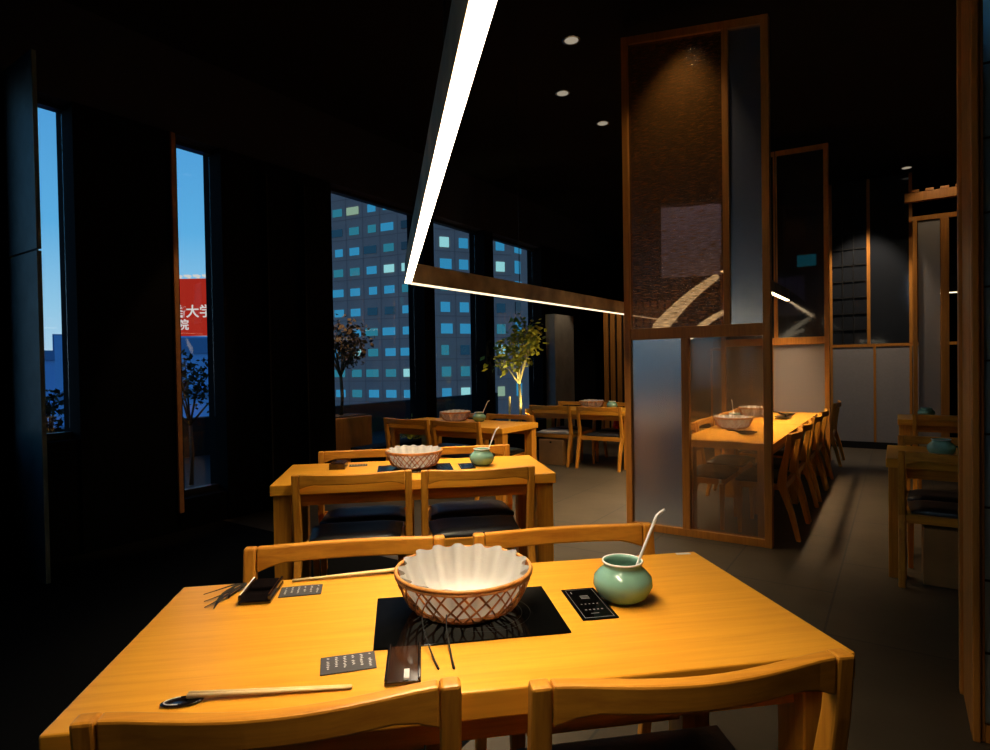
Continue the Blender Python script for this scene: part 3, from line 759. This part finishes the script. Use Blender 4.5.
# ------------------------------------------------------------------ outside: terrace, city
bm = bmesh.new(); box(bm, -9.5, -5.22, -14, 14, -.18, -.06); struct('trim_40', bm, 'terrace')
bm = bmesh.new(); box(bm, -9.5, -9.3, -14, 14, -.059, .55); struct('trim_41', bm, 'terrace')
random.seed(12)
def facade(t, o, d, n, cols, rows, pw, ph, w, h, z0, x0, skip=()):
    """windows of one face; o: left end, d: direction along the face, n: outward normal"""
    for r in range(rows):
        for c in range(cols):
            if (r, c) in skip: continue
            a = o+d*(x0+c*pw); z = z0+r*ph
            v = random.random(); ww = w*(random.choice((1, 1, 1, .8, 1.25))); 
            mat = 'win_cyan' if v < .50 else 'win_teal' if v < .72 else 'win_dim' if v < .82 else 'win_dark' if v < .90 else 'win_white' if v < .97 else 'win_yellow'
            b = bmesh.new(); p0 = a+n*.02; p1 = a+d*ww+n*.02
            q = [Vector((p0.x, p0.y, z)), Vector((p1.x, p1.y, z)), Vector((p1.x, p1.y, z+h)), Vector((p0.x, p0.y, z+h))]
            vs = [b.verts.new(x-t.location) for x in q]+[b.verts.new(x-t.location+n*.12) for x in q]
            for f in ((0, 1, 2, 3), (4, 5, 6, 7), (0, 1, 5, 4), (1, 2, 6, 5), (2, 3, 7, 6), (3, 0, 4, 7)): b.faces.new([vs[i] for i in f])
            obj('window', b, mat, t)
K = Vector((5.78, 90.27, 0))
t = thing('hotel_tower', 'grey high-rise with a grid of cyan lit windows beyond the tall windows', 'building', K+Vector((0, 0, -30)))
cam_f = Vector((.16, .99, 0)).normalized(); cam_r = Vector((.99, -.16, 0)).normalized()
d1 = (cam_r*-1).lerp(cam_f, .32).normalized()      # left face, going back to the left
d2 = cam_r.lerp(cam_f, .30).normalized()           # right face, going back to the right
Lp = K+d1*26; Rp = K+d2*12.5; R2 = Rp+(cam_f*.75+cam_r*.66).normalized()*9; B2 = Lp+cam_f*20; B3 = R2+cam_f*15
foot = [Lp, K, Rp, R2, B3, B2]; b = bmesh.new()
loft(b, [[Vector((p.x, p.y, z))-t.location for p in foot] for z in (-30, 46)]); obj('wall', b, 'bldg_face', t)
def outn(d): 
    n = Vector((d.y, -d.x, 0)); return n if n.dot(-K) > 0 else -n
n1, n2 = outn(d1), outn(d2)
b = bmesh.new()
for i in range(22):
    z = -20.4+3.25*i
    for (o, d, n, ln) in ((K, d1, n1, 26), (K, d2, n2, 12.5)):
        p, q = o+n*.03, o+d*ln+n*.03
        b.faces.new([b.verts.new(Vector((v.x, v.y, zz))-t.location) for v, zz in ((p, z), (q, z), (q, z+.12), (p, z+.12))])
for (o, d, n, cnt, pw) in ((K, d1, n1, 8, 3.3), (K, d2, n2, 4, 3.05)):
    for i in range(1, cnt):
        p = o+d*(i*pw)+n*.03; q = p+d*.12
        b.faces.new([b.verts.new(Vector((v.x, v.y, zz))-t.location) for v, zz in ((p, -22), (q, -22), (q, 45), (p, 45))])
obj('facade_joint', b, 'bldg_line', t)
facade(t, K, d1, n1, 7, 11, 3.3, 3.25, 1.85, 1.2, -6.7, .8)
facade(t, K, d2, n2, 4, 9, 3.05, 3.25, 1.45, 1.5, -3.5, .7)
d3 = (R2-Rp).normalized(); facade(t, Rp, d3, outn(d3), 2, 8, 3.4, 3.25, 1.3, 2.0, -3.6, .8)
b = bmesh.new(); q = K+d1*26-cam_f*1.5
box(b, -32, 9, -3, -1, 20.5, 21.6); obj('podium_roof', b, 'bldg_line', t)
# pale blue block in the first narrow window
t = thing('office_block', 'blue-lit block with a small rooftop unit in the leftmost narrow window', 'building', Vector((-36.3, 68, -30)), math.radians(27))
b = bmesh.new(); box(b, -6, 9, 0, 10, 0, 33.2); obj('wall', b, 'bldg_blue', t)
b = bmesh.new(); box(b, -6.1, 9.1, -.3, 0, 32.6, 33.6); obj('parapet', b, 'bldg_dark', t)
b = bmesh.new(); box(b, 1.2, 5, 2, 6, 33.2, 35.4); obj('rooftop_unit', b, 'bldg_dark', t)
for z in (25.6, 30.3):
    b = bmesh.new(); box(b, 1.85, 2.6, -.08, -.001, z, z+1.5); obj('window', b, 'win_dark', t)
t = thing('office_block', 'low blue block under the red sign in the second narrow window', 'building', Vector((-18.2, 48.6, -30)), math.radians(18))
b = bmesh.new(); box(b, -6, 9, 0, 2.5, 0, 33.95); obj('wall', b, 'bldg_blue', t)
b = bmesh.new(); box(b, -6.1, 9.1, -.25, -.001, 29.2, 29.9); box(b, -6.1, 9.1, -.25, -.001, 26.6, 27.1); obj('ledge', b, 'bldg_dark', t)
b = bmesh.new(); box(b, -5, 8, -.12, -.001, 32.6, 33.8); obj('window', b, 'bldg_dark', t)
# red sign on its roof
t = thing('rooftop_sign', 'red rooftop sign with white characters in the second narrow window', 'sign', Vector((-18.5, 53.72, 4.2)), math.radians(-9.2))
b = bmesh.new(); box(b, -6, 4.2, 0, .5, 0, 4.75); obj('sign_board', b, 'sign_red', t)
b = bmesh.new(); box(b, -6, -5.8, .1, .4, -4, 0); box(b, 4, 4.2, .1, .4, -4, 0); obj('sign_post', b, 'dark_metal', t)
b = bmesh.new()
for i in range(6): x = -.2+i*.75; box(b, x, x+.42, -.55, -.1, 4.85, 5.0); box(b, x+.18, x+.24, -.3, .1, 4.75, 4.86)
obj('sign_lamp', b, 'sign_white', t)
def text(body, x, z, size):
    cu = bpy.data.curves.new('lettering', 'FONT'); cu.body = body; cu.size = size; cu.extrude = .02; cu.offset = .012
    o = bpy.data.objects.new('lettering', cu); C.objects.link(o)
    dg = bpy.context.evaluated_depsgraph_get(); me = bpy.data.meshes.new_from_object(o.evaluated_get(dg))
    bpy.data.objects.remove(o); me.materials.clear(); me.materials.append(MATS['sign_white'])
    q = bpy.data.objects.new('lettering', me); C.objects.link(q); q.parent = t; q.location = (x, -.03, z); q.rotation_euler = (PI/2, 0, 0)
text('済大学', .02, 1.62, 1.12); text('院', .42, .58, .95)
b = bmesh.new(); n = 28
lathe(b, [(.62, 0), (.62, .02), (.62, .03)], n, True, True)
bmesh.ops.rotate(b, cent=(0, 0, 0), matrix=Matrix.Rotation(PI/2, 3, 'X'), verts=b.verts); bmesh.ops.translate(b, vec=(-.05, -.01, 3.45), verts=b.verts)
obj('round_emblem', b, 'sign_white', t)

# ------------------------------------------------------------------ lights
def spot(name, loc, target, power, angle, col=(1, .78, .5), blend=.5, r=.04):
    d = bpy.data.lights.new(name, 'SPOT'); d.energy = power; d.spot_size = math.radians(angle); d.spot_blend = blend; d.color = col; d.shadow_soft_size = r
    o = bpy.data.objects.new(name, d); C.objects.link(o); o.location = loc
    o.rotation_euler = (Vector(target)-Vector(loc)).to_track_quat('-Z', 'Y').to_euler(); return o
zc = CZ-.03
def strip(name, A, B, wd, power, spread, col):
    d = bpy.data.lights.new(name, 'AREA'); d.shape = 'RECTANGLE'; A = Vector(A); B = Vector(B); d.size = (B-A).length; d.size_y = wd; d.energy = power; d.color = col; d.spread = math.radians(spread)
    o = bpy.data.objects.new(name, d); C.objects.link(o); o.location = (A+B)/2
    x = (B-A).normalized(); z = Vector((0, 0, 1)); y = z.cross(x); o.matrix_world = Matrix.Translation((A+B)/2) @ Matrix((x, y, z)).transposed().to_4x4(); return o
strip('led_strip', (.127, .55, LZ-.002), (.066, 3.5, LZ-.002), 0.034, 26, 110, (1, .82, .58))
strip('led_strip', corner+U*.1-Vector((0, 0, .002)), W(7.2, -2.22, LZ-.002), 0.026, 58, 108, (1, .78, .50))
strip('led_strip', W(4.9, -1.10, 1.998), W(7.5, -1.04, 1.998), .04, 36, 88, (1, .74, .45))
spot('ceiling_and_fill_beam', W(4.46, -2.19, zc), (.10, 3.5, .72), 150, 34)
spot('ceiling_and_fill_beam', W(5.27, -2.69, zc), W(5.0, -3.7, .7), 190, 42)
spot('ceiling_and_fill_beam', W(6.18, -2.67, zc), W(7.1, -3.5, .7), 170, 42)
spot('ceiling_and_fill_beam', W(9.7, -.35, zc), W(10.3, -.45, .9), 240, 62, (1, .82, .62))
spot('ceiling_and_fill_beam', W(4.80, -1.35, zc), W(5.02, -1.4, 2.3), 270, 24, (.76, .78, 1))  # added cool spot, no fixture there; brightens the lavender panel
spot('ceiling_and_fill_beam', W(3.7, -3.3, zc), W(4.62, -3.95, .65), 110, 30, (1, .66, .34))  # added orange spot for the chair backs at the window table; no fixture
spot('tree_uplight', W(7.0, -4.2, .55), W(7.35, -4.42, 1.5), 45, 80, (1, .82, .42))
spot('pier_light', W(9.0, -4.3, 2.7), W(9.15, -4.75, 1.3), 16, 60)
spot('slat_light', W(9.6, -3.9, zc), W(10.3, -3.9, 1.4), 110, 50)
spot('screen_light', W(4.28, -1.27, zc), W(4.57, -1.42, 2.6), 34, 66, blend=1)
spot('jamb_fill', W(3.1, -3.9, zc), W(2.62, -4.85, 1.3), 90, 24, (1, .6, .28))  # added warm spot to brighten the bronze jamb strip
spot('terrace_light', W(5.0, -5.4, 2.9), W(5.3, -6.1, .8), 110, 60, (1, .6, .3))
spot('ceiling_and_fill_beam', W(9.2, .5, zc), W(9.9, .5, 3.0), 14, 70)  # added spot to brighten the doorway beam; no fixture there
spot('panel_fill', W(3.3, .75, 3.2), W(2.63, .40, 3.0), 200, 70, (.55, .84, 1))  # added cool spot behind the blue panel, so that it shines through
# ------------------------------------------------------------------ dusk sky
w = bpy.data.worlds.new('dusk'); bpy.context.scene.world = w; w.use_nodes = True; nt = w.node_tree
bg = nt.nodes['Background']; tc = N(nt, 'ShaderNodeTexCoord'); sx = N(nt, 'ShaderNodeSeparateXYZ'); r = N(nt, 'ShaderNodeValToRGB')
mr = N(nt, 'ShaderNodeMapRange'); mr.inputs['From Min'].default_value = -.2; mr.inputs['From Max'].default_value = .6
e = r.color_ramp.elements; e[0].position = 0; e[0].color = (.02, .04, .07, 1); e[1].position = 1; e[1].color = (.03, .16, .42, 1)
for p, c in ((.20, (.10, .16, .24, 1)), (.255, (.55, .74, .86, 1)), (.36, (.34, .64, .84, 1)), (.50, (.13, .47, .80, 1)), (.75, (.08, .34, .70, 1))):
    q = e.new(p); q.color = c
L(nt, tc.outputs['Generated'], sx.inputs[0]); L(nt, sx.outputs['Z'], mr.inputs['Value']); L(nt, mr.outputs[0], r.inputs['Fac']); L(nt, r.outputs['Color'], bg.inputs['Color'])
bg.inputs['Strength'].default_value = 1.0

# ------------------------------------------------------------------ camera
yaw, pitch, roll = .15971, .01595, -.01623
cy, sy, cp, sp = math.cos(yaw), math.sin(yaw), math.cos(pitch), math.sin(pitch)
fwd = Vector((sy*cp, cy*cp, -sp)); right = Vector((cy, -sy, 0)); up = right.cross(fwd)
r2 = right*math.cos(roll)+up*math.sin(roll); u2 = -right*math.sin(roll)+up*math.cos(roll)
cd = bpy.data.cameras.new('camera'); cd.sensor_width = 36; cd.lens = 600*36/990; cd.clip_end = 400; cd.clip_start = .02
cam = bpy.data.objects.new('camera', cd); C.objects.link(cam)
M = Matrix((( r2.x, u2.x, -fwd.x, 0), (r2.y, u2.y, -fwd.y, 0), (r2.z, u2.z, -fwd.z, 1.314), (0, 0, 0, 1)))
cam.matrix_world = M
sc = bpy.context.scene; sc.camera = cam
sc.view_settings.view_transform = 'Standard'; sc.view_settings.look = 'None'; sc.view_settings.gamma = 1; sc.view_settings.exposure = 0; sc.view_settings.use_curve_mapping = False
sc.cycles.use_denoising = True; sc.cycles.max_bounces = 8; sc.cycles.transparent_max_bounces = 16; sc.cycles.sample_clamp_indirect = 4
